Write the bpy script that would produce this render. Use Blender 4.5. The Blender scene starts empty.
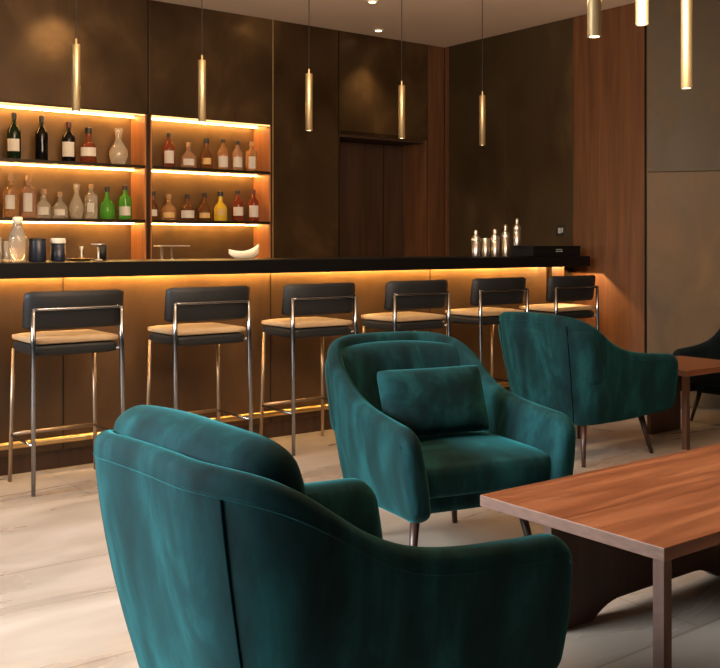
import bpy, bmesh, math, random
from mathutils import Vector, Matrix
random.seed(7)
scn = bpy.context.scene
COL = scn.collection
PI = math.pi

# ------------------------------------------------------------ materials
def mat(name, base=(.5, .5, .5), rough=.5, metal=0., **kw):
    m = bpy.data.materials.new(name); m.use_nodes = True
    b = m.node_tree.nodes['Principled BSDF']
    b.inputs['Base Color'].default_value = (*base, 1)
    b.inputs['Roughness'].default_value = rough
    b.inputs['Metallic'].default_value = metal
    for k, v in kw.items():
        b.inputs[k.replace('_', ' ')].default_value = v
    return m

def ramp_mat(name, stops, scale=(1, 1, 1), nscale=3., detail=6., rough=.5, metal=0., dist=0., bump=0.,
             rough_var=0., coord='Object', nrough=.55, **kw):
    """noise driven colour on object coordinates"""
    m = mat(name, stops[0][1], rough, metal, **kw)
    nt = m.node_tree; b = nt.nodes['Principled BSDF']; L = nt.links.new
    tc = nt.nodes.new('ShaderNodeTexCoord'); mp = nt.nodes.new('ShaderNodeMapping')
    mp.inputs['Scale'].default_value = scale
    L(tc.outputs[coord], mp.inputs['Vector'])
    n = nt.nodes.new('ShaderNodeTexNoise'); n.inputs['Scale'].default_value = nscale
    n.inputs['Detail'].default_value = detail; n.inputs['Roughness'].default_value = nrough
    n.inputs['Distortion'].default_value = dist
    L(mp.outputs[0], n.inputs['Vector'])
    r = nt.nodes.new('ShaderNodeValToRGB')
    e = r.color_ramp.elements
    while len(e) < len(stops): e.new(.5)
    for i, (p, c) in enumerate(stops):
        e[i].position = p; e[i].color = (*c, 1)
    L(n.outputs['Fac'], r.inputs['Fac']); L(r.outputs['Color'], b.inputs['Base Color'])
    if rough_var:
        mr = nt.nodes.new('ShaderNodeMapRange')
        mr.inputs['From Min'].default_value = .3; mr.inputs['From Max'].default_value = .7
        mr.inputs['To Min'].default_value = rough - rough_var; mr.inputs['To Max'].default_value = rough + rough_var
        L(n.outputs['Fac'], mr.inputs['Value']); L(mr.outputs[0], b.inputs['Roughness'])
    if bump:
        bp = nt.nodes.new('ShaderNodeBump'); bp.inputs['Strength'].default_value = bump
        bp.inputs['Distance'].default_value = .01
        L(n.outputs['Fac'], bp.inputs['Height']); L(bp.outputs[0], b.inputs['Normal'])
    return m

def emis(name, col, s):
    m = bpy.data.materials.new(name); m.use_nodes = True
    nt = m.node_tree; b = nt.nodes['Principled BSDF']
    b.inputs['Base Color'].default_value = (*col, 1)
    b.inputs['Emission Color'].default_value = (*col, 1)
    b.inputs['Emission Strength'].default_value = s
    return m

M = {}
M['bronze'] = ramp_mat('bronze_patina', [(.3, (.034, .019, .007)), (.55, (.066, .037, .014)), (.75, (.125, .072, .028))],
                       (1, 1, .7), 2.2, 8, rough=.42, metal=.55, rough_var=.1, dist=.4)
M['bronze_dark'] = ramp_mat('dark_bronze_patina', [(.3, (.026, .016, .006)), (.55, (.044, .028, .010)), (.75, (.085, .052, .020))],
                            (1, 1, .6), 2.6, 8, rough=.55, metal=.2, rough_var=.1, dist=.5)
M['bronze_light'] = ramp_mat('light_bronze_patina', [(.3, (.060, .034, .012)), (.55, (.10, .058, .022)), (.78, (.16, .095, .038))],
                             (1, 1, .6), 3., 8, rough=.6, metal=.1, rough_var=.1, dist=.5)  # lighter bronze tone for the lower cladding
M['wallwood'] = ramp_mat('reddish_wall_veneer', [(.3, (.065, .026, .010)), (.5, (.10, .041, .016)), (.7, (.135, .059, .024))],
                         (6, 6, .35), 3., 6, rough=.45, dist=.3)
M['darkwood'] = ramp_mat('dark_brown_veneer', [(.3, (.030, .014, .007)), (.7, (.06, .028, .014))],
                         (8, 8, .4), 3., 6, rough=.5)
M['barfront'] = ramp_mat('bar_front_veneer', [(.3, (.052, .027, .011)), (.55, (.080, .042, .017)), (.75, (.11, .060, .025))],
                         (1.2, 1, .5), 3., 7, rough=.42, metal=.15, dist=.4)
M['tablewood'] = ramp_mat('walnut_table_veneer', [(.28, (.085, .025, .009)), (.45, (.16, .052, .019)), (.6, (.225, .082, .032)), (.78, (.31, .13, .055))],
                          (.6, 9, 9), 2.2, 7, rough=.36, dist=.6, rough_var=.05)
M['tableedge'] = ramp_mat('walnut_end_grain', [(.3, (.08, .042, .028)), (.7, (.13, .07, .048))], (8, 8, 30), 3., 5, rough=.5)
M['legwood'] = ramp_mat('walnut_leg', [(.3, (.042, .017, .009)), (.7, (.08, .033, .017))], (12, 12, .8), 3., 5, rough=.45)
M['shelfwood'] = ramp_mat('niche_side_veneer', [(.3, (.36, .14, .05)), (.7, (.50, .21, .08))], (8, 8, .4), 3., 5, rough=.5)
M['nicheback'] = ramp_mat('niche_back_bronze', [(.3, (.075, .042, .016)), (.7, (.16, .092, .036))], (1, 1, 1), 3., 7, rough=.45, metal=.3)
M['shelf'] = mat('dark_shelf_metal', (.035, .024, .014), .35, .6)
M['black'] = mat('black_stone', (.004, .004, .004), .4, Specular_IOR_Level=.12)
M['blackbox'] = mat('black_leather', (.005, .005, .005), .6, Specular_IOR_Level=.15)
M['chrome'] = mat('dark_chrome', (.26, .27, .29), .2, 1.)
M['brass'] = mat('brushed_brass', (.62, .43, .20), .28, 1.)
M['pbrass'] = mat('satin_champagne_brass', (.60, .46, .25), .40, .8)
M['legmetal'] = mat('warm_grey_metal', (.34, .26, .19), .38, .9)
M['steel'] = mat('polished_steel', (.60, .58, .56), .34, 1.)
M['cable'] = mat('black_cable', (.01, .008, .006), .6)
M['charcoal'] = mat('charcoal_leather', (.012, .0135, .015), .5, Specular_IOR_Level=.3)
M['tan'] = ramp_mat('tan_leather', [(.3, (.31, .22, .125)), (.7, (.40, .285, .165))], (1, 1, 1), 9, 4, rough=.55)
M['ceiling'] = ramp_mat('warm_ceiling_plaster', [(.3, (.74, .58, .45)), (.7, (.78, .62, .49))], (1, 1, 1), 1.5, 3, rough=.85)
M['plug'] = mat('switch_black_plastic', (.012, .012, .013), .35)
M['switch'] = mat('switch_grey_rocker', (.35, .38, .38), .35)
M['white'] = mat('glazed_cream_ceramic', (.85, .78, .62), .3)
M['label'] = mat('paper_label', (.66, .62, .55), .7)
M['labelgold'] = mat('gold_label', (.65, .42, .15), .5)
M['navytin'] = mat('navy_enamel', (.012, .017, .034), .35)
M['led'] = emis('warm_led_strip', (1., .53, .15), 72.)
M['ledbar'] = emis('warm_led_bar_strip', (1., .56, .18), 24.)
M['ledbar2'] = emis('warm_led_bar_inner', (1., .56, .16), 230.)
M['ledtrim'] = emis('glowing_led_line', (1., .62, .24), 1.6)
M['lens'] = emis('warm_lamp_lens', (1., .82, .5), 14.)
M['spot'] = emis('downlight_lens', (1., .85, .6), 12.)

# floor: large polished travertine slabs laid parallel to the bar
def floor_mat():
    m = mat('polished_travertine', (.5, .42, .33), .28)
    nt = m.node_tree; b = nt.nodes['Principled BSDF']; L = nt.links.new
    tc = nt.nodes.new('ShaderNodeTexCoord')
    mp = nt.nodes.new('ShaderNodeMapping'); mp.inputs['Scale'].default_value = (.45, 1.7, 1)
    mp.inputs['Rotation'].default_value = (0, 0, .12)
    L(tc.outputs['Object'], mp.inputs['Vector'])
    n = nt.nodes.new('ShaderNodeTexNoise'); n.inputs['Scale'].default_value = 1.8; n.inputs['Detail'].default_value = 9
    n.inputs['Roughness'].default_value = .5; n.inputs['Distortion'].default_value = .7
    L(mp.outputs[0], n.inputs['Vector'])
    r = nt.nodes.new('ShaderNodeValToRGB'); e = r.color_ramp.elements; e.new(.5)
    e[0].position = .3; e[0].color = (.235, .19, .148, 1)
    e[1].position = .5; e[1].color = (.32, .27, .215, 1)
    e[2].position = .72; e[2].color = (.42, .365, .31, 1)
    L(n.outputs['Fac'], r.inputs['Fac'])
    br = nt.nodes.new('ShaderNodeTexBrick')
    br.inputs['Scale'].default_value = 1.; br.offset = .5
    br.inputs['Brick Width'].default_value = 1.8; br.inputs['Row Height'].default_value = .9
    br.inputs['Mortar Size'].default_value = .004; br.inputs['Mortar Smooth'].default_value = .3
    br.inputs['Color1'].default_value = (1, 1, 1, 1); br.inputs['Color2'].default_value = (.86, .86, .87, 1)
    br.inputs['Mortar'].default_value = (.62, .58, .52, 1)
    L(tc.outputs['Object'], br.inputs['Vector'])
    mx = nt.nodes.new('ShaderNodeMix'); mx.data_type = 'RGBA'; mx.blend_type = 'MULTIPLY'; mx.inputs[0].default_value = 1
    L(r.outputs['Color'], mx.inputs[6]); L(br.outputs['Color'], mx.inputs[7]); L(mx.outputs[2], b.inputs['Base Color'])
    mr = nt.nodes.new('ShaderNodeMapRange')
    mr.inputs['From Min'].default_value = .3; mr.inputs['From Max'].default_value = .7
    mr.inputs['To Min'].default_value = .22; mr.inputs['To Max'].default_value = .40
    L(n.outputs['Fac'], mr.inputs['Value']); L(mr.outputs[0], b.inputs['Roughness'])
    return m
M['floor'] = floor_mat()

def velvet(name, dark, mid, light, sheen=.5, tint=(.2, .75, .72)):
    m = ramp_mat(name, [(.34, dark), (.5, mid), (.68, light)], (1.3, 1.3, .45), 6., 7, rough=.85, dist=.35, nrough=.6,
                 Sheen_Weight=sheen, Sheen_Roughness=.38)
    b = m.node_tree.nodes['Principled BSDF']
    b.inputs['Sheen Tint'].default_value = (*tint, 1)
    b.inputs['Specular IOR Level'].default_value = .15
    return m
M['velvet'] = velvet('teal_velvet', (.0005, .0075, .0088), (.0014, .020, .0225), (.006, .056, .062), .24, (.08, .70, .74))
M['blackvelvet'] = velvet('black_velvet', (.003, .006, .007), (.004, .008, .009), (.006, .012, .013), .05)
M['seam'] = mat('dark_teal_piping', (.0004, .004, .0045), 1., Specular_IOR_Level=0.)
M['darkleg'] = mat('dark_walnut_leg', (.035, .014, .008), .4)

def glass(name, col, rough=.03, alpha_tr=.75, tl=.5):
    """thin coloured glass: tinted see-through mixed with gloss"""
    m = bpy.data.materials.new(name); m.use_nodes = True
    nt = m.node_tree; nt.nodes.clear(); L = nt.links.new
    out = nt.nodes.new('ShaderNodeOutputMaterial')
    tr = nt.nodes.new('ShaderNodeBsdfTransparent'); tr.inputs[0].default_value = (*col, 1)
    df = nt.nodes.new('ShaderNodeBsdfDiffuse'); df.inputs[0].default_value = (*[c * .8 for c in col], 1)
    tn = nt.nodes.new('ShaderNodeBsdfTranslucent'); tn.inputs[0].default_value = (*col, 1)
    gl = nt.nodes.new('ShaderNodeBsdfGlossy'); gl.inputs['Roughness'].default_value = .08
    fr = nt.nodes.new('ShaderNodeFresnel'); fr.inputs[0].default_value = 1.5
    a = nt.nodes.new('ShaderNodeMixShader'); a.inputs[0].default_value = tl
    L(df.outputs[0], a.inputs[1]); L(tn.outputs[0], a.inputs[2])
    b = nt.nodes.new('ShaderNodeMixShader'); b.inputs[0].default_value = alpha_tr
    L(a.outputs[0], b.inputs[1]); L(tr.outputs[0], b.inputs[2])
    c = nt.nodes.new('ShaderNodeMixShader'); L(fr.outputs[0], c.inputs[0])
    L(b.outputs[0], c.inputs[1]); L(gl.outputs[0], c.inputs[2])
    L(c.outputs[0], out.inputs[0])
    return m
G = {
    'clear': glass('clear_glass', (1, .93, .76), alpha_tr=.62, tl=.75),
    'green': glass('bright_green_glass', (.16, .50, .06), alpha_tr=.5),
    'olive': glass('dark_green_glass', (.020, .055, .018), alpha_tr=.3),
    'dark': glass('near_black_glass', (.010, .010, .010), alpha_tr=.2),
    'red': glass('red_brown_spirit_glass', (.26, .055, .025), alpha_tr=.35),
    'amber': glass('amber_spirit_glass', (.80, .42, .16), alpha_tr=.5),
    'brown': glass('brown_spirit_glass', (.16, .055, .018), alpha_tr=.35),
    'yellow': glass('yellow_liqueur_glass', (.92, .60, .06), alpha_tr=.4),
    'rose': glass('pale_rose_spirit_glass', (.85, .52, .34), alpha_tr=.5),
}
def clearglass(name, col, rough=.02, ior=1.36, tw=.75):
    return mat(name, col, rough, 0, Transmission_Weight=tw, IOR=ior)
G['clear'] = clearglass('clear_glass_solid', (1., .93, .78), tw=.78)
G['amber'] = clearglass('amber_spirit', (.95, .58, .26), tw=.78); G['rose'] = clearglass('rose_spirit', (.95, .62, .40), tw=.78)
G['yellow'] = clearglass('yellow_liqueur', (.98, .70, .06), tw=.35); G['green'] = clearglass('green_glass', (.18, .62, .07), tw=.6)
G['red'] = clearglass('red_spirit', (.55, .13, .05)); G['brown'] = clearglass('brown_spirit', (.42, .17, .05))
M['capblack'] = mat('black_bottle_cap', (.012, .011, .012), .4)
M['capred'] = mat('dark_red_wax', (.10, .012, .012), .4)
M['capcork'] = mat('cork_stopper', (.42, .26, .13), .7)

# ------------------------------------------------------------ mesh helpers
def obj(name, bm, m, parent=None, smooth=False, kind=None, label=None):
    me = bpy.data.meshes.new(name)
    bmesh.ops.recalc_face_normals(bm, faces=bm.faces)
    bm.to_mesh(me); bm.free()
    if smooth:
        for p in me.polygons: p.use_smooth = True
    for x in (m if isinstance(m, (list, tuple)) else [m]): me.materials.append(x)
    o = bpy.data.objects.new(name, me); COL.objects.link(o)
    if parent: o.parent = parent
    if kind: o['kind'] = kind
    if label: o['label'] = label
    return o

def tag(o, label, cat, group=None, kind=None):
    o['label'] = label; o['category'] = cat
    if group: o['group'] = group
    if kind: o['kind'] = kind
    return o

def thing(name, label, cat, loc=(0, 0, 0), rz=0, group=None):
    o = bpy.data.objects.new(name, None); COL.objects.link(o)
    o.empty_display_size = .1
    o.location = loc; o.rotation_euler = (0, 0, rz)
    return tag(o, label, cat, group)

def copy_tree(o, parent=None):
    c = o.copy(); COL.objects.link(c)
    if parent: c.parent = parent
    for ch in list(o.children): copy_tree(ch, c)
    return c

def box(bm, x0, x1, y0, y1, z0, z1, bev=0., mi=0):
    vs = [bm.verts.new((x, y, z)) for x in (x0, x1) for y in (y0, y1) for z in (z0, z1)]
    idx = [(0, 1, 3, 2), (4, 6, 7, 5), (0, 4, 5, 1), (2, 3, 7, 6), (0, 2, 6, 4), (1, 5, 7, 3)]
    fs = [bm.faces.new([vs[i] for i in f]) for f in idx]
    for f in fs: f.material_index = mi
    if bev:
        es = list({e for f in fs for e in f.edges})
        r = bmesh.ops.bevel(bm, geom=es, offset=bev, segments=2, affect='EDGES', profile=.5)
        for f in r['faces']: f.material_index = mi
    return bm

def B(*a, **k):
    return box(bmesh.new(), *a, **k)

def tube(bm, pts, r, seg=10, closed=False, caps=True):
    """sweep a circle along pts; r number or list"""
    pts = [Vector(p) for p in pts]; n = len(pts)
    rr = r if isinstance(r, (list, tuple)) else [r] * n
    rings = []; up = None
    for i, p in enumerate(pts):
        a = pts[i - 1] if (i > 0 or closed) else p
        b = pts[(i + 1) % n] if (i < n - 1 or closed) else p
        t = (b - a).normalized()
        if up is None:
            ref = Vector((0, 0, 1)) if abs(t.z) < .9 else Vector((1, 0, 0))
            up = (ref - t * ref.dot(t)).normalized()
        else:
            up = (up - t * up.dot(t)).normalized()
        s = t.cross(up)
        rings.append([bm.verts.new(p + (up * math.cos(k * 2 * PI / seg) + s * math.sin(k * 2 * PI / seg)) * rr[i]) for k in range(seg)])
    m = n if closed else n - 1
    for i in range(m):
        A, C = rings[i], rings[(i + 1) % n]
        for k in range(seg):
            bm.faces.new((A[k], A[(k + 1) % seg], C[(k + 1) % seg], C[k]))
    if caps and not closed:
        bm.faces.new(rings[0]); bm.faces.new(rings[-1])
    return bm

def lathe(bm, prof, seg=24, cx=0, cy=0, sx=1, sy=1, mi=0, flute=0, power=2.):
    """prof = [(r,z)...]; power>2 makes a squarish section"""
    rings = []
    for r, z in prof:
        if r < 1e-5:
            rings.append([bm.verts.new((cx, cy, z))]); continue
        ring = []
        for k in range(seg):
            a = 2 * PI * k / seg; c, s = math.cos(a), math.sin(a)
            q = 1.
            if power > 2: q = 1 / (abs(c) ** power + abs(s) ** power) ** (1 / power)
            if flute: q *= 1 + .05 * math.cos(flute * a)
            ring.append(bm.verts.new((cx + r * q * c * sx, cy + r * q * s * sy, z)))
        rings.append(ring)
    for A, C in zip(rings, rings[1:]):
        for k in range(seg):
            j = (k + 1) % seg
            if len(A) == 1 and len(C) == 1: continue
            if len(A) == 1: f = bm.faces.new((A[0], C[k], C[j]))
            elif len(C) == 1: f = bm.faces.new((A[k], A[j], C[0]))
            else: f = bm.faces.new((A[k], A[j], C[j], C[k]))
            f.material_index = mi
    return bm

def pillow(bm, lx, ly, t, n=18, p=3.2, edge=.25, crown=1., mat_=Matrix.Identity(4), pinch=.0, m=None):
    """soft cushion in its own xy plane, thickness t along z"""
    m = m or n
    top, bot = {}, {}
    def sp(i, n):
        a = -1 + 2 * i / n
        return math.sin(a * PI / 2) * .55 + a * .45
    for i in range(n + 1):
        for j in range(m + 1):
            u, v = sp(i, n), sp(j, m)
            k = max(0., (1 - abs(u) ** p)) ** .5 * max(0., (1 - abs(v) ** p)) ** .5
            h = t / 2 * (k ** (.75)) * crown
            x = u * lx / 2 * (1 - pinch * (1 - v * v) * 1.); y = v * ly / 2 * (1 - pinch * (1 - u * u))
            # rounded outline corners
            c = max(0, abs(u) - .8) * max(0, abs(v) - .8) * 2.
            x *= 1 - c * .5; y *= 1 - c * .5
            top[i, j] = bm.verts.new(mat_ @ Vector((x, y, h)))
            if i in (0, n) or j in (0, m): bot[i, j] = top[i, j]
            else: bot[i, j] = bm.verts.new(mat_ @ Vector((x, y, -h)))
    for i in range(n):
        for j in range(m):
            bm.faces.new((top[i, j], top[i + 1, j], top[i + 1, j + 1], top[i, j + 1]))
            q = (bot[i, j], bot[i, j + 1], bot[i + 1, j + 1], bot[i + 1, j])
            if len(set(q)) == 4: 
                try: bm.faces.new(q)
                except ValueError: pass
    return bm

def softbox(lx, ly, lz, r, n=6, bulge=0., mat_=Matrix.Identity(4)):
    """rounded box with optional crown on top and front"""
    bm = bmesh.new()
    box(bm, -lx / 2, lx / 2, -ly / 2, ly / 2, -lz / 2, lz / 2)
    bmesh.ops.subdivide_edges(bm, edges=bm.edges[:], cuts=9, use_grid_fill=True)
    for v in bm.verts:
        c = v.co
        q = Vector((max(-lx / 2 + r, min(lx / 2 - r, c.x)), max(-ly / 2 + r, min(ly / 2 - r, c.y)), max(-lz / 2 + r, min(lz / 2 - r, c.z))))
        d = c - q
        if d.length > 1e-6: c = q + d.normalized() * r
        u, w = 2 * c.x / lx, 2 * c.y / ly
        c.z += bulge * max(0, (1 - u * u)) * max(0, (1 - w * w)) * (1 if c.z > 0 else -.2)
        v.co = mat_ @ c
    return bm

def subsurf(o, n=1):
    md = o.modifiers.new('smooth', 'SUBSURF'); md.levels = n; md.render_levels = n

# ------------------------------------------------------------ room shell
XR, YB, H = 6.08, 6.72, 3.0
XL, YF = -3.2, -3.0
obj('floor', B(XL, 7.18, YF, 7.2, -.1, 0), M['floor'], kind='structure')
obj('ceiling', B(XL, 7.18, YF, 7.2, H, H + .1), M['ceiling'], kind='structure')

wb = bmesh.new()
box(wb, XL, 4.865, 7.0, 7.2, 0, H)                      # core behind the niches
box(wb, 4.865, 6.23, 7.08, 7.2, 0, H)
for x0, x1, z0, z1 in ((XL, 1.2, 0, H), (1.2, 4.2, 0, .95), (1.2, 4.2, 2.15, H), (3.122, 3.149, .95, 2.15), (4.2, 4.865, 0, H), (4.865, 5.865, 2.13, H), (5.865, 6.079, 0, H)):
    box(wb, x0, x1, YB, 7.0 if x1 <= 4.87 else 7.08, z0, z1)
wall_back = obj('wall_back', wb, M['bronze'], kind='structure')
# cladding sheets with open joints
def clad(parent, rects, m, name='cladding_panel'):
    for r in rects:
        obj(name, B(*r, bev=.002), m, parent)
clad(wall_back, [(XL, 1.197, YB - .012, YB, 0, 2.995), (1.203, 3.125, YB - .012, YB, 2.16, 2.995), (3.137, 4.205, YB - .012, YB, 2.16, 2.995),
                 (4.215, 4.862, YB - .012, YB, 0, 2.995), (4.872, 5.862, YB - .012, YB, 2.15, 2.995)], M['bronze'])
clad(wall_back, [(5.872, 6.06, YB - .014, YB, 0, 2.995)], M['wallwood'], 'wood_panel')
clad(wall_back, [(4.866, 4.885, YB + .002, 7.06, 0, 2.13), (5.846, 5.866, YB + .002, 7.06, 0, 2.13)], M['wallwood'], 'jamb')
# thin metal joint strips
for i, x in enumerate((3.131, 4.21, 4.867)):
    obj('trim_%d' % (i + 1), B(x - .004, x + .004, YB - .017, YB - .012, 2.14 if i == 0 else (0 if i == 2 else .95), 2.995), M['pbrass' if i == 1 else 'shelf'], kind='structure')
obj('trim_4', B(3.124, 3.147, YB - .014, YB - .0, .95, 2.15), M['bronze'], kind='structure')
# door at the back of the recess
dr = obj('door_1', B(4.885, 5.846, 7.03, 7.065, 0.002, 2.10), M['darkwood'], kind='structure')
obj('door_stile', B(5.60, 5.61, 7.024, 7.03, .0, 2.1), M['shelf'], dr)
obj('trim_5', B(4.885, 5.846, 6.74, 7.06, 2.105, 2.13), M['darkwood'], kind='structure')

wr = obj('wall_right', B(XR, XR + .15, 4.5, 7.2, 0, H), M['bronze_dark'], kind='structure')
clad(wr, [(XR - .014, XR, 6.655, 6.704, 0, 2.995), (XR - .014, XR, 4.507, 5.186, 0, 2.995)], M['wallwood'], 'wood_panel')
clad(wr, [(XR - .014, XR, 5.930, 6.648, 0, 2.995), (XR - .014, XR, 5.192, 5.924, 0, 2.995)], M['bronze_dark'])
# the wall turns outward a little beside the seating
ang = math.atan2(.95, 1.3); WL = math.hypot(.95, 1.3)
wa = obj('wall_right_bay', B(0, .15, -WL, 0, 0, H), M['bronze_dark'], kind='structure')
wa.location = (XR, 4.5, 0); wa.rotation_euler = (0, 0, ang)
for z0, z1, m_ in ((1.725, 2.995, 'bronze_dark'), (0, 1.72, 'bronze_light')):
    clad(wa, [(-.014, 0, -.75, -.006, z0, z1), (-.014, 0, -WL + .005, -.756, z0, z1)], M[m_])
wf = obj('wall_right_front', B(7.03, 7.18, YF, 3.2, 0, H), M['bronze_dark'], kind='structure')
for z0, z1, m_ in ((1.725, 2.995, 'bronze_dark'), (0, 1.72, 'bronze_light')):
    clad(wf, [(7.016, 7.03, 1.3, 3.18, z0, z1), (7.016, 7.03, YF, 1.294, z0, z1)], M[m_])
obj('trim_6', B(XR - .018, XR - .001, 4.498, 4.506, 0, 2.995), M['shelf'], kind='structure')

# ------------------------------------------------------------ back bar shelving bays
def bay(x0, x1, label, left_side=True):
    t = thing('backbar_shelving', label, 'shelving', ((x0 + x1) / 2, 6.84, .95), 0)
    cx, cy, cz = (x0 + x1) / 2, 6.84, .95
    def L(a0, a1, b0, b1, c0, c1, **k): return B(a0 - cx, a1 - cx, b0 - cy, b1 - cy, c0 - cz, c1 - cz, **k)
    obj('back_panel', L(x0, x1, 6.965, 6.985, .952, 2.148), M['nicheback'], t)
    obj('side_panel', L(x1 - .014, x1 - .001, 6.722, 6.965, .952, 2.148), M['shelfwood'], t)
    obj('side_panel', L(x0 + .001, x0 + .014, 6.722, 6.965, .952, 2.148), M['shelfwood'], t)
    obj('base_ledge', L(x0 + .014, x1 - .014, 6.722, 6.965, .952, .975), M['shelf'], t)
    for z in (1.372, 1.773):
        s = obj('shelf', L(x0 + .014, x1 - .014, 6.705, 6.964, z - .022, z, bev=.002), M['shelf'], t)
        obj('led_strip', L(x0 + .02, x1 - .02, 6.895, 6.907, z - .030, z - .0225), M['led'], s)
    obj('led_strip', L(x0 + .02, x1 - .02, 6.895, 6.907, 2.140, 2.1475), M['led'], t)
    obj('led_strip', L(x0 + .015, x1 - .015, 6.714, 6.724, 2.138, 2.147), M['ledtrim'], t)
    return t
bay(1.2, 3.121, 'long left shelving bay in the bronze wall with two shelves of glowing bottles')
bay(3.150, 4.2, 'short right shelving bay in the bronze wall with two shelves of whisky bottles')

# ------------------------------------------------------------ bottles
def prof_bottle(kind, r, h):
    if kind == 'wine':      # straight body, sloping shoulder, long neck
        return [(0, 0), (r * .9, 0), (r, .012), (r, h * .58), (r * .93, h * .64), (r * .55, h * .72), (r * .36, h * .77), (r * .33, h * .93)]
    if kind == 'square':
        return [(0, 0), (r * .94, 0), (r, .01), (r, h * .62), (r * .9, h * .68), (r * .45, h * .73), (r * .34, h * .78), (r * .34, h * .92)]
    if kind == 'squat':
        return [(0, 0), (r * .85, 0), (r * .97, .012), (r, h * .28), (r * .92, h * .45), (r * .55, h * .58), (r * .3, h * .66), (r * .26, h * .9)]
    if kind == 'flask':
        return [(0, 0), (r * .9, 0), (r, .01), (r * .97, h * .42), (r * .8, h * .52), (r * .4, h * .62), (r * .32, h * .7), (r * .36, h * .9)]
    if kind == 'decanter':
        return [(0, 0), (r * .66, 0), (r * .78, .01), (r * 1., h * .26), (r * .98, h * .40), (r * .62, h * .56), (r * .32, h * .68), (r * .30, h * .8), (r * .5, h * .97), (r * .46, h)]
def bottle(kind, col, x, z, h, w, label, lab=None, cap='capblack', capr=1., y=6.84, group=None, cat='bottle'):
    r = w / 2
    name = {'decanter': 'glass_decanter'}.get(kind, 'liquor_bottle')
    t = thing(name, label, cat, (x, y, z), 0, group)
    sq = 5 if kind in ('square',) else 2
    pr = prof_bottle(kind, r, h)
    obj('glass_body', lathe(bmesh.new(), pr, 24, power=sq), G[col], t, smooth=True)
    if kind != 'decanter':
        rn = pr[-1][0] * 1.22
        z0 = pr[-1][1] - .07 * h * (capr)
        obj('cap', lathe(bmesh.new(), [(0, z0), (rn, z0), (rn, h * .99), (rn * .8, h), (0, h)], 16), M[cap], t, smooth=False)
    if lab:
        lm, a, b, wd = lab
        bm = bmesh.new(); n = 10
        # a curved paper rectangle on the side that faces the room, toward the seats
        base = -PI / 2 - .42
        prev = None
        rr = r * (1.03)
        for i in range(n + 1):
            an = base + (i / n - .5) * wd
            c, s = math.cos(an), math.sin(an); q = 1.
            if sq > 2: q = 1 / (abs(c) ** sq + abs(s) ** sq) ** (1 / sq)
            rad = rr
            cur = (bm.verts.new((rad * q * c, rad * q * s, a * h)), bm.verts.new((rad * q * c, rad * q * s, b * h)))
            if prev: bm.faces.new((prev[0], cur[0], cur[1], prev[1]))
            prev = cur
        obj('paper_label', bm, M[lm], t)
    return t

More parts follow.
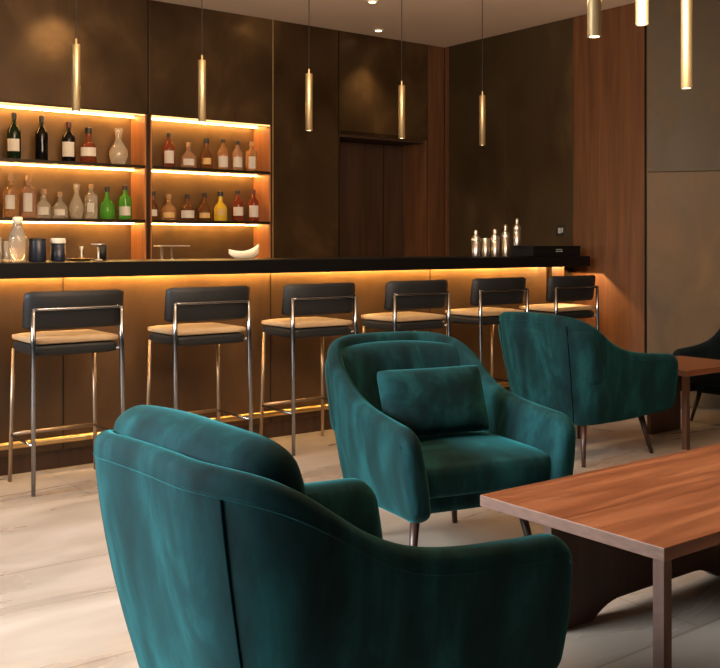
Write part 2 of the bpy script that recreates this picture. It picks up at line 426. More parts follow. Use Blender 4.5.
Zs1, Zs2 = 1.7735, 1.3725
GT = 'bottles on the upper left shelf'; GM = 'bottles on the lower left shelf'
GU = 'bottles on the upper right shelf'; GV = 'bottles on the lower right shelf'
PX = .00715   # metres seen by one pixel at the shelves
import_x = {}
def X(u, Y=6.84):       # world x of a bottle measured along the shelf line
    t = (u - 360) / 980.; return Y * (.6046 + .7965 * t) / (.7965 - .6046 * t)
W = lambda: None
BL = [  # kind, glass, u, height m, width m, shelf, label text, paper, cap, group
 ('wine', 'olive', 14, .325, .092, 1, 'dark green bottle with white label, leftmost on the upper left shelf', ('label', .18, .44, 1.9), 'capblack', GT),
 ('wine', 'dark', 41.5, .320, .088, 1, 'plain black bottle, second on the upper left shelf', None, 'capblack', GT),
 ('wine', 'dark', 68.5, .292, .095, 1, 'black bottle with large white label and dark red cap on upper left shelf', ('label', .14, .5, 2.0), 'capred', GT),
 ('flask', 'red', 88.5, .262, .115, 1, 'squat red-brown bottle with a white band label beside the clear decanter', ('label', .2, .44, 2.3), 'capblack', GT),
 ('decanter', 'clear', 118.5, .272, .135, 1, 'clear round-bellied glass decanter glowing at right end of upper left shelf', None, None, GT),
 ('square', 'amber', -13, .30, .098, 2, 'amber bottle cut by the left edge of the photo on lower left shelf', ('label', .2, .5, 1.2), 'capcork', GM),
 ('square', 'amber', 11, .302, .098, 2, 'tall square amber bottle, leftmost whole bottle of lower left shelf', ('label', .2, .52, 1.2), 'capcork', GM),
 ('square', 'rose', 28.5, .298, .092, 2, 'tall square pinkish bottle with white label on lower left shelf', ('label', .15, .58, 1.3), 'capcork', GM),
 ('flask', 'clear', 43.5, .208, .100, 2, 'short clear flask with pale label right of the tall square bottles', ('label', .12, .38, 1.6), 'capcork', GM),
 ('squat', 'clear', 60, .190, .108, 2, 'shortest clear squat bottle on lower left shelf', ('label', .12, .34, 1.4), 'capcork', GM),
 ('decanter', 'clear', 76.5, .252, .104, 2, 'clear decanter with flared lip in middle of lower left shelf', None, None, GM),
 ('square', 'clear', 91, .255, .082, 2, 'narrow clear bottle standing just left of the green bottles', ('label', .2, .46, 1.2), 'capcork', GM),
 ('squat', 'green', 107, .242, .112, 2, 'bright green squat bottle without paper label', None, 'capblack', GM),
 ('wine', 'green', 125, .255, .098, 2, 'bright green bottle with white label at right end of lower left shelf', ('label', .12, .38, 1.8), 'capblack', GM),
 ('wine', 'red', 169, .268, .088, 1, 'tall red whisky bottle with white label, leftmost on upper right shelf', ('label', .12, .48, 1.8), 'capblack', GU),
 ('squat', 'rose', 188.5, .205, .125, 1, 'wide squat rose-tinted bottle on upper right shelf', ('label', .12, .36, 1.4), 'capcork', GU),
 ('flask', 'brown', 206.5, .248, .098, 1, 'dark brown flask bottle, third on upper right shelf', ('labelgold', .16, .36, 1.4), 'capblack', GU),
 ('wine', 'amber', 223, .252, .086, 1, 'amber bottle with white label and black cap on upper right shelf', ('label', .1, .44, 2.), 'capblack', GU),
 ('wine', 'rose', 237.5, .245, .082, 1, 'pale rose bottle with white label, second from right on upper right shelf', ('label', .12, .46, 2.), 'capblack', GU),
 ('square', 'amber', 251.5, .245, .082, 1, 'square amber bottle with white label at right end of upper right shelf', ('label', .1, .5, 1.3), 'capcork', GU),
 ('flask', 'brown', 153.2, .22, .075, 2, 'dark brown bottle half hidden behind the shelf post on lower right shelf', ('label', .14, .36, 1.6), 'capblack', GV),
 ('squat', 'amber', 168.8, .20, .118, 2, 'wide squat amber bottle on lower right shelf', ('labelgold', .1, .3, 1.5), 'capcork', GV),
 ('squat', 'brown', 187.5, .205, .115, 2, 'squat brown bottle with wide white label on lower right shelf', ('label', .1, .38, 2.), 'capblack', GV),
 ('squat', 'brown', 204.5, .222, .115, 2, 'squat dark brown bottle left of the yellow one', ('labelgold', .1, .28, 1.5), 'capblack', GV),
 ('flask', 'yellow', 220.5, .235, .108, 2, 'bright yellow liqueur bottle on lower right shelf', ('labelgold', .2, .4, 1.2), 'capblack', GV),
 ('wine', 'red', 238, .250, .090, 2, 'dark red bottle with white label just right of the yellow bottle', ('label', .18, .46, 2.), 'capblack', GV),
 ('wine', 'red', 253.5, .258, .086, 2, 'dark red bottle with long white label at right end of lower right shelf', ('label', .14, .5, 2.), 'capred', GV),
]
for k, c, u, h, w, s, lb, lab, cap, g in BL:
    bottle(k, c, round(X(u), 3), Zs1 if s == 1 else Zs2, h, w, lb, lab, cap or 'capblack', group=g)

# ------------------------------------------------------------ the bar
BX0, BX1 = -.6, 5.95
bar = thing('bar_counter', 'long bar counter with black top, brown front and glowing strip under the edge', 'bar counter', (2.7, 5.2, 0))
def LB(a0, a1, b0, b1, c0, c1, **k): return B(a0 - 2.7, a1 - 2.7, b0 - 5.2, b1 - 5.2, c0, c1, **k)
bm = bmesh.new()
for r in ((BX0, BX1, 4.92, 5.56, 1.078, 1.10), (BX0, BX1, 4.92, 4.965, 1.022, 1.078), (BX0, BX1, 5.12, 5.56, 1.03, 1.078), (BX1 - .012, BX1, 4.965, 5.12, 1.022, 1.078)):
    box(bm, r[0] - 2.7, r[1] - 2.7, r[2] - 5.2, r[3] - 5.2, r[4], r[5])
obj('countertop', bm, M['black'], bar, label='black countertop')
obj('front_panel', LB(BX0, 5.72, 5.125, 5.16, .10, 1.03), M['barfront'], bar)
for x in (.6, 1.9, 3.2, 4.5):
    obj('joint_strip', LB(x - .003, x + .003, 5.121, 5.126, .10, 1.03), M['shelf'], bar)
obj('plinth', LB(BX0, 5.72, 5.135, 5.5, 0.001, .10), M['darkwood'], bar)
obj('end_post', LB(5.72, 5.86, 5.10, 5.54, 0.001, 1.03), M['darkwood'], bar)
obj('carcass', LB(BX0, 5.72, 5.16, 5.54, .10, 1.03), M['darkwood'], bar)
obj('led_strip', LB(BX0, 5.80, 5.02, 5.034, 1.068, 1.0775), M['ledbar'], bar)
ld = bpy.data.lights.new('strip_end_fill', 'POINT'); ld.energy = 22; ld.color = (1, .55, .2); ld.shadow_soft_size = .006  # added point lamp that throws the strip's wedge of light on the wall
lo = bpy.data.objects.new('strip_end_fill', ld); COL.objects.link(lo); lo.parent = bar; lo.location = (5.84 - 2.7, 5.022 - 5.2, 1.068)
obj('led_strip', LB(BX0, 5.6, 5.090, 5.100, 1.030, 1.040), M['ledbar2'], bar)
obj('led_shield', LB(BX0, 5.62, 5.083, 5.088, 1.019, 1.078), M['black'], bar)  # added unseen flange keeping the inner strip's light off the end wall
fr = obj('foot_rail', tube(bmesh.new(), [(BX0 - 2.7, -.135, .165), (5.7 - 2.7, -.135, .165)], .019, 12), M['brass'], bar, smooth=True)
for x in (.2, 1.35, 2.88, 4.35, 5.6):
    bm = tube(bmesh.new(), [(x - 2.7, -.135, .165), (x - 2.7, -.07, .165)], .01, 8)
    obj('bracket', bm, M['brass'], fr)

# ------------------------------------------------------------ bar stools
def make_stool():
    t = thing('bar_stool', '', 'bar stool', (0, 0, 0), 0, 'bar stools along the counter')
    w = .222                      # half spacing of rear legs; local +y faces the bar
    yb, yf = -.19, .17
    sp = softbox(.425, .36, .034, .015, bulge=.008, mat_=Matrix.Translation((0, .0, .728)))
    obj('seat_pad', sp, M['tan'], t, smooth=True, label='tan leather seat pad')
    sh = softbox(.42, .355, .06, .022, mat_=Matrix.Translation((0, .0, .683)))
    obj('seat_shell', sh, M['charcoal'], t, smooth=True)
    # curved low backrest
    bm = bmesh.new(); n = 16; rows = [(.782, 0.), (.787, .5), (.805, 1), (.88, 1), (.94, 1), (.962, .5), (.967, 0.)]
    loops = []
    for i in range(n + 1):
        a = -1 + 2 * i / n
        e = 1 if abs(a) < .98 else .5
        x = a * .251; yc = -.172 + .04 * abs(a) ** 2.6
        tk = .017 * (1 if abs(a) < .999 else .4)
        ring = []
        for z, q in rows:
            z2 = .88 + (z - .88) * (1 if abs(a) < .95 else (.96 if abs(a) < .999 else .88))
            ring.append((x, yc - tk * q - (z - .88) * .12, z2))
        for z, q in reversed(rows):
            z2 = .88 + (z - .88) * (1 if abs(a) < .95 else (.96 if abs(a) < .999 else .88))
            ring.append((x, yc + tk * (q if q else .0) - (z - .88) * .12 + 1e-4, z2))
        loops.append([bm.verts.new(p) for p in ring])
    for A, C in zip(loops, loops[1:]):
        for k in range(len(A)):
            j = (k + 1) % len(A); bm.faces.new((A[k], A[j], C[j], C[k]))
    bm.faces.new(loops[0]); bm.faces.new(loops[-1])
    obj('backrest', bm, M['charcoal'], t, smooth=True, label='charcoal backrest')
    # rail across the outside of the backrest
    pts = []
    for i in range(17):
        a = -1 + 2 * i / 16
        pts.append((a * w, -.19 + .012 * a * a - .004, .882))
    obj('back_rail', tube(bmesh.new(), pts, .0085, 8), M['chrome'], t, smooth=True)
    for s in (-1, 1):
        obj('leg', tube(bmesh.new(), [(s * w, yb + .006, .885), (s * w, yb + .004, .70), (s * (w + .006), yb - .015, 0.002)], [.0115, .0125, .0105], 10), M['chrome'], t, smooth=True)
        obj('leg', tube(bmesh.new(), [(s * (w - .012), yf - .03, .67), (s * (w + .002), yf - .012, .0015)], [.0115, .010], 10), M['legmetal'], t, smooth=True)
        # side stretcher joining front and rear leg
        obj('stretcher', tube(bmesh.new(), [(s * (w + .003), yb - .009, .235), (s * (w - .003), yf - .018, .235)], .007, 8), M['chrome'], t, smooth=True)
        obj('seat_bracket', tube(bmesh.new(), [(s * w, yb + .004, .676), (s * (w - .03), yb + .035, .672)], .007, 8), M['chrome'], t)
    obj('footrest', tube(bmesh.new(), [(-w, yf - .018, .24), (w, yf - .018, .24)], .010, 10), M['legmetal'], t, smooth=True)
    return t
stool = make_stool()
words = ["leftmost bar stool, its chrome legs clear of the chairs",
         "second bar stool from left, just behind the foreground chair's cushion",
         'third bar stool from left, just left of the middle teal armchair',
         "fourth bar stool from left, rising behind the middle armchair",
         'fifth bar stool from left, between the middle and the far teal armchairs',
         'rightmost bar stool, beside the bar end and the far teal armchair']
for i, x in enumerate((1.80, 2.54, 3.27, 4.015, 4.74, 5.475)):
    s = stool if i == 0 else copy_tree(stool)
    s.location = (x, 4.83, 0)
    s['label'] = 'tan and charcoal ' + words[i]

# ------------------------------------------------------------ pendant lamps
def make_pendant(L=.355, r=.0225):
    t = thing('pendant_lamp', '', 'pendant lamp', (0, 0, 0))
    obj('shade', lathe(bmesh.new(), [(r * .7, .004), (r * .9, 0), (r, .001), (r, L), (r * .93, L + .004), (0, L + .004)], 24), M['pbrass'], t, smooth=False)
    for p in t.children[0].data.polygons: p.use_smooth = abs(p.normal.z) < .5
    obj('lens', lathe(bmesh.new(), [(0, .003), (r * .86, .003), (r * .86, .010), (0, .010)], 20), M['lens'], t)
    obj('cord_grip', lathe(bmesh.new(), [(.006, L), (.006, L + .03), (.003, L + .036), (0, L + .036)], 10), M['pbrass'], t)
    return t
def finish_pendant(t, z, L, power):
    obj('cable', tube(bmesh.new(), [(0, 0, L + .03), (0, 0, H - z - .012)], .0028, 6), M['cable'], t)
    obj('ceiling_rose', lathe(bmesh.new(), [(0, H - z - .02), (.04, H - z - .02), (.042, H - z - .0005), (0, H - z - .0005)], 20), M['pbrass'], t)
    ld = bpy.data.lights.new('pendant_light', 'SPOT'); ld.energy = power; ld.color = (1, .74, .42)
    ld.spot_size = math.radians(105); ld.spot_blend = .7; ld.shadow_soft_size = .02
    lo = bpy.data.objects.new('pendant_light', ld); COL.objects.link(lo); lo.parent = t; lo.location = (0, 0, -.006)
wp = ['leftmost of five slim brass pendants over the bar', 'second from left of the slim brass pendants over the bar, above the short shelving bay',
      'middle slim brass pendant over the bar, in front of the plain bronze panel', 'slim brass pendant over the bar in front of the door recess',
      'slim brass pendant over the right end of the bar, near the room corner']
for i, x in enumerate((1.962, 2.717, 3.469, 4.225, 4.98)):
    p = make_pendant(); p.location = (x, 5.10, 1.905); p['label'] = wp[i]; p['group'] = 'slim pendants over the bar'
    finish_pendant(p, 1.905, .355, 9)
for (x, y, z, lb) in ((2.50, 2.05, 1.86, 'near brass pendant over the table, left of the front three'),
                      (2.92, 2.18, 1.98, 'brass pendant hanging highest, middle of the front three'),
                      (3.48, 2.38, 1.83, 'brass pendant hanging lowest, at the right of the front three')):
    p = make_pendant(.60, .0225); p.location = (x, y, z); p['label'] = lb; p['group'] = 'pendants over the low table'
    finish_pendant(p, z, .60, 4.5)

# ------------------------------------------------------------ ceiling downlights
def downlight(x, y, label, power, group='recessed ceiling downlights', lens=True):
    t = thing('ceiling_downlight', label, 'downlight', (x, y, H - .012), 0, group)
    obj('ring', lathe(bmesh.new(), [(.028, .001), (.04, 0), (.042, .0115), (.028, .0115)], 20), M['white'], t)
    obj('lens', lathe(bmesh.new(), [(0, .006), (.028, .006), (.028, .011), (0, .011)], 20), M['spot'], t)
    ld = bpy.data.lights.new('downlight_beam', 'SPOT'); ld.energy = power; ld.color = (1, .68, .34)
    ld.spot_size = math.radians(80); ld.spot_blend = .8; ld.shadow_soft_size = .03
    lo = bpy.data.objects.new('downlight_beam', ld); COL.objects.link(lo); lo.parent = t; lo.location = (0, 0, -.004)
    return t
downlight(5.13, 6.50, 'ceiling spotlight nearest the back wall above the door recess', 60)
downlight(4.48, 5.75, 'ceiling spotlight at the top edge of the photo, in from the wall', 14)

# ------------------------------------------------------------ armchairs
def make_armchair(label, loc, rz, name='velvet_armchair', vel='velvet', back_top=.80, arm_top=.585, cushion_up=.06,
                  group=None, cat='armchair', scale=1., cy=0., cw=.08, cx=.128, depth=.90, width=.80, lean_b=.13):
    """local +x is the front; origin on the floor under the middle"""
    t = thing(name, label, cat, loc, rz, group); t.scale = (scale,) * 3
    hw, xf, xb, R = width / 2 - .045, depth / 2, -depth / 2 + .045, .20
    # plan path (mid thickness at rim height): right arm front -> back -> left arm front
    path = []
    def add(x, y, nx, ny): path.append((x, y, nx, ny))
    n1 = 22
    for i in range(n1):
        a = i / n1; add(xf + (xb + R - xf) * a, -hw, 0, -1)
    for i in range(9):
        a = -PI / 2 - i / 8 * PI / 2; add(xb + R + R * math.cos(a), -hw + R + R * math.sin(a), math.cos(a), math.sin(a))
    for i in range(1, 14):
        a = i / 14; add(xb, -hw + R + (2 * hw - 2 * R) * a, -1, 0)
    for i in range(9):
        a = PI - i / 8 * PI / 2; add(xb + R + R * math.cos(a), hw - R + R * math.sin(a), math.cos(a), math.sin(a))
    for i in range(1, n1 + 1):
        a = i / n1; add(xb + R + (xf - xb - R) * a, hw, 0, 1)
    # extra density at arm fronts
    def dens(P):
        out = []
        for j, p in enumerate(P):
            out.append(p)
        return out
    Nn = len(path)
    arc = [0]
    for a, b in zip(path, path[1:]): arc.append(arc[-1] + math.hypot(a[0] - b[0], a[1] - b[1]))
    tot = arc[-1]
    # resample with finer steps near both ends
    ss = []
    fine = [0, .003, .008, .016, .028, .045, .066, .09, .12]
    ss += fine; s = .15
    while s < tot - .15: ss.append(s); s += .03
    ss += [tot - f for f in reversed(fine)]
    def at(s):
        s = max(0, min(tot, s))
        for i in range(Nn - 1):
            if arc[i + 1] >= s - 1e-9:
                k = (s - arc[i]) / (arc[i + 1] - arc[i]); a, b = path[i], path[i + 1]
                q = [a[m_] + (b[m_] - a[m_]) * k for m_ in range(4)]
                l = math.hypot(q[2], q[3]); q[2] /= l; q[3] /= l
                return q
    def sm(a, b, x):
        x = max(0, min(1, (x - a) / (b - a))); return x * x * (3 - 2 * x)
    zb = .215
    KC = [(0, .82), (.15, .818), (.27, .81), (.36, .79), (.43, .75), (.50, .695), (.58, .648), (.68, .612), (.80, .592), (1.0, .575), (1.2, .568)]
    def rim0(c):
        for (a, h0), (b, h1) in zip(KC, KC[1:]):
            if c <= b: return h0 + (h1 - h0) * (c - a) / (b - a)
        return KC[-1][1]
    def rim(s): # rim height by distance from the middle of the back: high back, swept shoulder, low arm
        c = abs(s - tot / 2)
        return sum(rim0(abs(c + k * .012)) for k in range(-5, 6)) / 11 + (back_top - .80)
    def lean(nx, x, z):
        f = max(0, (back_top - z) / (back_top - zb))
        b = lean_b * max(0, -nx) + .075 * (1 - max(0, -nx))
        return -b * f ** 1.25
    def section(s):
        x, y, nx, ny = at(s)
        e = min(s, tot - s)
        Hh = rim(s); z0 = zb + .02 * sm(0, .4, x)
        r = .08
        if e < r:
            d = r - math.sqrt(max(0, r * r - (r - e) ** 2)); Hh -= d
            d2 = .07 - math.sqrt(max(0, .07 ** 2 - (.07 - min(e, .07)) ** 2)); z0 += d2
        T = .070 - .016 * sm(0, 1, abs(nx)) if abs(nx) > 0 else .070
        rt = .035
        if e < rt: T *= max(.12, math.sqrt(max(0, rt * rt - (rt - e) ** 2)) / rt)
        return x, y, nx, ny, Hh, z0, T
    TP = .12
    def tp(x): return 1 - TP * max(0, min(1, 1 - (x - xb) / (xf - xb)))
    bm = bmesh.new(); rings = []
    NV = 12; NC = 6
    for s in ss:
        x, y, nx, ny, Hh, z0, T = section(s)
        h2 = T / 2; ring = []
        prof = []
        zt, zl = Hh - h2, z0 + h2 * .6
        for k in range(NV + 1):
            prof.append((h2, zl + (zt - zl) * k / NV))
        for k in range(1, NC): 
            a = k / NC * PI; prof.append((h2 * math.cos(a), zt + h2 * math.sin(a)))
        for k in range(NV + 1): prof.append((-h2, zt + (zl - zt) * k / NV))
        for k in range(1, NC):
            a = PI + k / NC * PI; prof.append((h2 * math.cos(a), zl + .6 * h2 * math.sin(a)))
        for o_, z in prof:
            bulge = .012 * math.sin(max(0, min(1, (z - zb) / (Hh - zb))) * PI) * (1 if o_ > 0 else 1.6)
            d = o_ + (bulge if o_ > 0 else -bulge * .6) + lean(nx, x, z)
            ring.append(bm.verts.new((x + nx * d, (y + ny * d) * tp(x), z)))
        rings.append(ring)
    for A, C in zip(rings, rings[1:]):
        for k in range(len(A)):
            j = (k + 1) % len(A); bm.faces.new((A[k], A[j], C[j], C[k]))
    bm.faces.new(rings[0]); bm.faces.new(rings[-1])
    V = M[vel]
    shell = obj('shell', bm, V, t, smooth=True); subsurf(shell, 1)
    # rim piping and the two vertical seams where the back panel meets the side panels
    def outer(s, z, extra=-.0012):
        x, y, nx, ny, Hh, z0, T = section(s)
        bl = .012 * math.sin(max(0, min(1, (z - zb) / (Hh - zb))) * PI)
        d = T / 2 + bl + lean(nx, x, z) + extra
        return (x + nx * d, (y + ny * d) * tp(x), z)
    sm_ = M['seam'] if vel == 'velvet' else M['blackvelvet']
    for sgn in (0, 1):
        s0 = (tot / 2 - .27) if sgn == 0 else (tot / 2 + .27)
        Hh = section(s0)[4]
        pts = [outer(s0 + (.03 * (1 - k / 14)) * (1 if sgn else -1), .235 + (Hh - .05 - .235) * k / 14) for k in range(15)]
        obj('seam', tube(bmesh.new(), pts, .0028, 6), sm_, shell, smooth=True)
    pts = []
    for s in ss[4:-4]:
        Hh = section(s)[4]; pts.append(outer(s, Hh - .046, -.0018))
    obj('piping', tube(bmesh.new(), pts, .0035, 6), V, shell, smooth=True)
    # under-seat body
    w_in = 2 * hw - .15
    body = softbox(.56, .49, .12, .035, mat_=Matrix.Translation((.03, 0, .285)))
    obj('seat_base', body, V, t, smooth=True)
    cu = softbox(.69, w_in + .035, .135, .05, bulge=.022, mat_=Matrix.Translation((.075, 0, .372)))
    o = obj('seat_cushion', cu, V, t, smooth=True); subsurf(o, 1)
    bh = back_top + cushion_up - .42
    mt = Matrix.Translation((xb + cx, cy, .42 + bh / 2)) @ Matrix.Rotation(math.radians(-14), 4, 'Y') @ Matrix.Rotation(PI / 2, 4, 'Y')
    bc = softbox(bh, w_in + cw, .13, .066, bulge=.012, mat_=mt)
    # hug the rounded back: push the cushion ends forward
    for v in bc.verts:
        k = abs(v.co.y - cy) / (w_in / 2); v.co.x += .055 * k ** 3
        v.co.z -= .022 * k ** 2 * max(0, (v.co.z - .5) / .3)
    o = obj('back_cushion', bc, V, t, smooth=True); subsurf(o, 1)
    # legs
    for sx, sy in ((1, 1), (1, -1), (-1, 1), (-1, -1)):
        x0, y0 = sx * .26 + (.0 if sx > 0 else .03), sy * .22
        obj('leg', tube(bmesh.new(), [(x0, y0, .235), (x0 + sx * .05, y0 + sy * .045, .001)], [.019, .011], 12), M['darkleg'], t, smooth=True)
    return t

make_armchair('foreground teal velvet armchair seen from behind with a thick back cushion above its rim', (1.21, 1.755, 0), math.radians(3), group='teal velvet armchairs', cushion_up=.068, cy=.04, cw=.03)
make_armchair('middle teal velvet armchair facing the table and holding a lumbar pillow', (2.55, 2.885, 0), math.radians(-90 - 12), group='teal velvet armchairs', cushion_up=-.012, cw=.12, cx=.066)
make_armchair('far teal velvet armchair near the bar end, seen from its back corner', (4.40, 3.715, 0), 0, group='teal velvet armchairs', cushion_up=-.012, cw=.12, cx=.066)
make_armchair('black armchair at right edge of the photo behind the far table', (6.04, 3.69, 0), math.radians(180), name='black_armchair', vel='blackvelvet', scale=.85, cushion_up=-.06)

# lumbar pillow leaning in the middle chair
pil = pillow(bmesh.new(), .46, .27, .13, 22, p=3., pinch=.035, m=14)
po = obj('lumbar_pillow', pil, M['velvet'], smooth=True); subsurf(po, 1)
tag(po, 'small rectangular teal velvet pillow leaning on back of middle armchair', 'pillow')
po.rotation_euler = (math.radians(70), 0, math.radians(-12)); po.location = (2.50, 2.825, .594)

# ------------------------------------------------------------ tables
def make_table(label, x0, x1, y0, y1, zt=.45, th=.034):
    cx, cy = (x0 + x1) / 2, (y0 + y1) / 2; hx, hy = (x1 - x0) / 2, (y1 - y0) / 2
    t = thing('coffee_table', label, 'table', (cx, cy, 0))
    bm = B(-hx, hx, -hy, hy, zt - th, zt, bev=.002)
    for f in bm.faces:
        f.material_index = 1 if abs(f.normal.x) > .9 or (f.calc_center_median().x < -hx + .001) else 0
    obj('tabletop', bm, [M['tablewood'], M['tableedge']], t, label='walnut tabletop')
    for sx in (-1, 1):
        obj('leg', B(sx * (hx - .020) - .016, sx * (hx - .020) + .016, -hy + .004, -hy + .036, .001, zt - th), M['legwood'], t)
    # panel support on the far side with an arched cut-out at floor level
    bm = bmesh.new(); xa, xb_ = -hx + .23, hx - .10; yA, yB = hy - .075, hy - .045
    n = 44; lo = []; 
    for i in range(n + 1):
        x = xa + (xb_ - xa) * i / n; e = min(x - xa, xb_ - x)
        z = .001 if e < .20 else .045 * math.sin(min(1, (e - .20) / .13) * PI / 2) ** .8
        lo.append((x, z))
    fa = [bm.verts.new((x, yA, z)) for x, z in lo]; fb = [bm.verts.new((x, yA, zt - th)) for x, z in lo]
    ga = [bm.verts.new((x, yB, z)) for x, z in lo]; gb = [bm.verts.new((x, yB, zt - th)) for x, z in lo]
    for i in range(n):
        bm.faces.new((fa[i], fa[i + 1], fb[i + 1], fb[i])); bm.faces.new((ga[i], gb[i], gb[i + 1], ga[i + 1]))
        bm.faces.new((fa[i], ga[i], ga[i + 1], fa[i + 1])); bm.faces.new((fb[i], fb[i + 1], gb[i + 1], gb[i]))
    bm.faces.new((fa[0], fb[0], gb[0], ga[0])); bm.faces.new((fa[n], ga[n], gb[n], fb[n]))
    obj('support_panel', bm, M['legwood'], t)
    return t
make_table('low rectangular walnut coffee table in front, its corner between two teal armchairs', 2.05, 3.45, 1.465, 2.11)
make_table('far low walnut table between the far teal chair and the black chair', 4.93, 5.57, 3.37, 3.86, zt=.46)

# ------------------------------------------------------------ things on the bar
ZT = 1.1005
def lathed(name, label, cat, x, y, z, parts, group=None):
    """parts = [(part_name, profile, material, kw)]; one part = a single mesh"""
    if len(parts) == 1:
        pn, pr, m, kw = parts[0]
        o = obj(name, lathe(bmesh.new(), pr, 24, **kw), m, smooth=True); o.location = (x, y, z)
        return tag(o, label, cat, group)
    t = thing(name, label, cat, (x, y, z), 0, group)
    for pn, pr, m, kw in parts:
        obj(pn, lathe(bmesh.new(), pr, 24, **kw), m, t, smooth=True)
    return t
def XB(u, Y=5.3):
    return round(X(u, Y), 3)
lathed('glass_carafe', 'clear glass carafe with fluted lower body and stopper on bar left', 'carafe', XB(17.5), 5.3, ZT,
       [('glass_body', [(0, 0), (.040, 0), (.044, .01), (.046, .11), (.044, .13), (.036, .15), (.022, .19), (.020, .205)], G['clear'], dict(flute=12)),
        ('stopper', [(0, .2), (.024, .2), (.026, .235), (.018, .24), (0, .24)], M['white'], {})])
for k, (u, lb) in enumerate(((-2, 'clear tumbler stack at far left edge of the bar'), (6.2, 'clear tumbler between left edge and the carafe'))):
    lathed('glass_tumbler', lb, 'glass', XB(u, 5.3 + .0 * k), 5.3, ZT,
           [('glass_body', [(0, 0), (.017, 0), (.018, .01), (.019, .13 - .02 * k), (.018, .13 - .02 * k), (.015, .015), (0, .012)], G['clear'], dict(flute=10))], 'tumblers at the left end of the bar')
lathed('navy_canister', 'dark navy cylindrical canister beside the carafe on the bar', 'canister', XB(37.5), 5.3, ZT,
       [('body', [(0, 0), (.044, 0), (.046, .004), (.046, .112), (.044, .115), (0, .115)], M['navytin'], {}),
        ('lid', [(.0465, .112), (.0465, .122), (.04, .126), (0, .126)], M['charcoal'], {})], 'navy canisters')
lathed('navy_canister', 'navy canister with a pale white lid on the bar', 'canister', XB(58), 5.3, ZT,
       [('body', [(0, 0), (.037, 0), (.039, .004), (.039, .098), (0, .098)], M['navytin'], {}),
        ('lid', [(.041, .098), (.041, .118), (.036, .126), (0, .127)], M['label'], {})], 'navy canisters')
lathed('serving_tray', 'thin round gold tray lying on bar right of the canisters', 'tray', XB(80), 5.30, ZT,
       [('body', [(0, 0), (.05, 0), (.076, .012), (.078, .014), (.05, .006), (0, .006)], M['brass'], {})])
lathed('metal_jigger', 'small steel stem standing on the round gold tray', 'jigger', XB(81.5), 5.30, ZT + .0065,
       [('body', [(0, 0), (.018, 0), (.006, .03), (.006, .045), (.013, .075), (.011, .075), (0, .045)], M['steel'], {})])
lathed('cake_stand', 'small pedestal stand with flat disc top on bar left', 'stand', XB(98.5), 5.30, ZT,
       [('foot', [(0, 0), (.026, 0), (.022, .006), (.006, .012)], M['steel'], {}),
        ('stem', [(.006, .01), (.006, .086), (0, .086)], M['steel'], {}),
        ('disc', [(0, .086), (.038, .086), (.04, .094), (.037, .096), (0, .094)], M['steel'], {})])
lathed('dark_cup', 'dark cup standing just behind the disc stand', 'cup', XB(101.5, 5.42), 5.42, ZT,
       [('body', [(0, 0), (.026, 0), (.03, .085), (.028, .085), (.024, .006), (0, .006)], M['charcoal'], {})])
# long low glass rack on two feet
gx = XB(172)
gs = thing('serving_stand', 'low steel serving stand on two short legs below the short shelving bay', 'stand', (gx, 5.3, ZT))
obj('top_rail', B(-.10, .10, -.04, .04, .078, .086, bev=.002), M['steel'], gs)
for xx in (-.065, .0):
    obj('leg', lathe(bmesh.new(), [(0, 0), (.018, 0), (.006, .006), (.006, .078), (0, .078)], 14, cx=xx), M['steel'], gs, smooth=True)
# boat shaped dish
bm = bmesh.new(); n = 20; rr = []
for i in range(n + 1):
    a = -1 + 2 * i / n; wd = .038 * max(.04, (1 - abs(a) ** 2.2)) ; zt = .052 + .045 * max(0, a) ** 2.5 + .012 * max(0, -a) ** 3
    zb_ = .004 + .035 * abs(a) ** 3
    rr.append([bm.verts.new((a * .105, wd * math.cos(p), zb_ + (zt - zb_) * (1 - math.sin(p)) if False else zt - (zt - zb_) * math.sin(p))) for p in [PI * k / 10 for k in range(11)]])
for A, C in zip(rr, rr[1:]):
    for k in range(10): bm.faces.new((A[k], A[k + 1], C[k + 1], C[k]))
o = obj('boat_dish', bm, M['white'], smooth=True); o.location = (XB(244), 5.3, ZT - .003)
md = o.modifiers.new('thick', 'SOLIDIFY'); md.thickness = .004; md.offset = 1
tag(o, 'cream boat-shaped ceramic dish on bar at the right end of the shelving', 'dish')

# cocktail tools at the right
def shaker(u, h, r, label, Y=5.25, z=ZT, kind='cobbler'):
    x = XB(u, Y)
    t = thing('cocktail_shaker', label, 'shaker', (x, Y, z), 0, 'steel shakers on the bar right end')
    if kind == 'tin':
        obj('tin', lathe(bmesh.new(), [(0, 0), (r * .8, 0), (r * .84, .004), (r, h), (r * .95, h), (0, h * .97)], 24), M['steel'], t, smooth=True)
        return t
    obj('tin', lathe(bmesh.new(), [(0, 0), (r * .8, 0), (r * .84, .004), (r, h * .62), (0, h * .62)], 24), M['steel'], t, smooth=True)
    obj('strainer_lid', lathe(bmesh.new(), [(r * 1.03, h * .60), (r * 1.03, h * .66), (r * .8, h * .74), (r * .42, h * .80), (0, h * .8)], 24), M['steel'], t, smooth=True)
    obj('cap', lathe(bmesh.new(), [(r * .42, h * .79), (r * .42, h * .86), (r * .46, h * .93), (r * .3, h), (0, h)], 20), M['steel'], t, smooth=True)
    return t
shaker(476, .195, .035, 'steel cobbler shaker, leftmost of the group by the black box')
shaker(485.5, .135, .033, 'short open steel tin, second of the shaker group', kind='tin')
shaker(495, .205, .035, 'steel shaker with round lid in middle of the shaker group')
shaker(505.5, .24, .033, 'tall steel shaker just left of the black box')
bx = thing('black_box', 'long black box at right end of the bar with small pale lettering', 'box', (5.655, 5.10, ZT))
obj('box_body', B(-.265, .265, -.11, .11, 0, .072, bev=.004), M['blackbox'], bx)
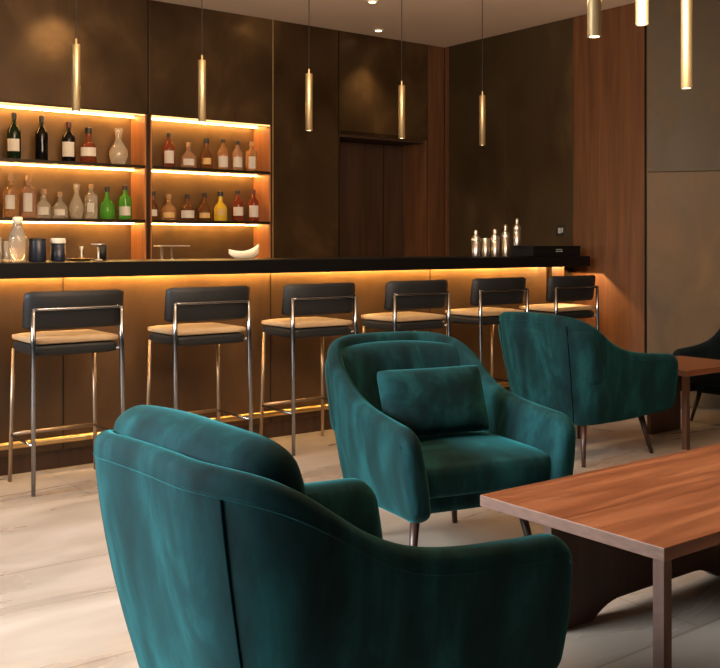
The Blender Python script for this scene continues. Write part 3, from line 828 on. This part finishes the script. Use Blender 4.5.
obj('box_lid', B(-.268, .268, -.113, .113, .062, .078, bev=.003), M['blackbox'], bx)
# small blurred pale mark on the front: two short uneven lines
bm = bmesh.new()
for (a, b, z) in ((-.03, -.012, .047), (-.008, .014, .047), (.018, .03, .047), (-.036, -.016, .033), (-.012, .004, .033), (.009, .036, .033)):
    box(bm, a + .02, b + .02, -.1150, -.1145 + .004, z, z + .006)
obj('printed_mark', bm, M['switch'], bx, label='small pale two-line marking')
shaker(517, .205, .029, 'slim tall steel shaker standing on the black box', Y=5.13, z=ZT + .0785)

# wall switch
sw = thing('wall_switch', 'small black switch plate with grey rocker on dark bronze wall above bar end', 'switch', (XR - .014, 5.31, 1.30))
obj('plate', B(-.008, 0, -.05, .05, -.045, .045, bev=.002), M['plug'], sw)
obj('rocker', B(-.012, -.008, -.004, .024, -.022, .022, bev=.001), M['switch'], sw)
obj('rocker', B(-.012, -.008, -.026, -.012, -.016, .022, bev=.001), M['switch'], sw)

# ------------------------------------------------------------ light
def area(name, loc, rot, sx, sy, e, col):
    ld = bpy.data.lights.new(name, 'AREA'); ld.shape = 'RECTANGLE'; ld.size = sx; ld.size_y = sy
    ld.energy = e; ld.color = col
    o = bpy.data.objects.new(name, ld); COL.objects.link(o); o.location = loc; o.rotation_euler = rot
    return o
def aim(loc, to):
    return (Vector(to) - Vector(loc)).to_track_quat('-Z', 'Y').to_euler()
# daylight from tall windows on the left
l = (-2.7, 3.6, 2.6); area('window_daylight', l, aim(l, (.4, 2.3, .2)), 2.6, 2.0, 390, (.90, .95, 1.)).data.spread = math.radians(88)
# soft warm room fill aimed down from behind the camera
l = (1.0, -1.6, 2.8); area('room_fill', l, aim(l, (2.5, 3., .3)), 2.5, 1.2, 3, (1., .82, .62))
# warm uplight wash on the ceiling, an added lamp floating out of view
l = (1.9, 2.2, 2.35); area('ceiling_bounce', l, aim(l, (2.5, 2.9, 3.)), 2.2, 2.2, 225, (1., .74, .52))
def spot(name, loc, to, e, size, col=(1, .66, .32), blend=.8, soft=.05):
    ld = bpy.data.lights.new(name, 'SPOT'); ld.energy = e; ld.color = col; ld.spot_size = math.radians(size); ld.spot_blend = blend
    ld.shadow_soft_size = soft
    o = bpy.data.objects.new(name, ld); COL.objects.link(o); o.location = loc; o.rotation_euler = aim(loc, to); return o
spot('wall_wash', (2.45, 6.35, 2.97), (2.45, 6.72, 2.3), 40, 70)
spot('wall_wash', (3.96, 6.55, 2.97), (3.96, 6.72, 2.8), 1.2, 70)
spot('table_spot', (3.1, 2.2, 2.95), (2.9, 1.9, .4), 20, 50, (1, .74, .46))
spot('floor_spot', (2.2, 3.9, 2.95), (2.2, 4.2, 0), 60, 65, (1, .70, .40))
spot('floor_spot', (5.2, 2.6, 2.95), (5.3, 2.9, 0), 22, 60, (1, .74, .46))
spot('chair_spot', (3.4, 3.6, 2.95), (3.0, 2.9, .5), 8, 50, (1, .78, .52))

w = bpy.data.worlds.new('world'); scn.world = w; w.use_nodes = True
w.node_tree.nodes['Background'].inputs[0].default_value = (.75, .72, .70, 1)
w.node_tree.nodes['Background'].inputs[1].default_value = .09

# ------------------------------------------------------------ camera
cd = bpy.data.cameras.new('camera'); cam = bpy.data.objects.new('camera', cd); COL.objects.link(cam)
cam.location = (0, 0, 1.2)
cam.rotation_euler = (PI / 2, 0, -math.atan2(.6046, .7965))
cd.sensor_fit = 'HORIZONTAL'; cd.sensor_width = 36; cd.lens = 36 * 980 / 720
cd.shift_y = -(334 - 243) / 720
scn.camera = cam
scn.view_settings.view_transform = 'Standard'
scn.view_settings.look = 'None'
scn.view_settings.exposure = 0
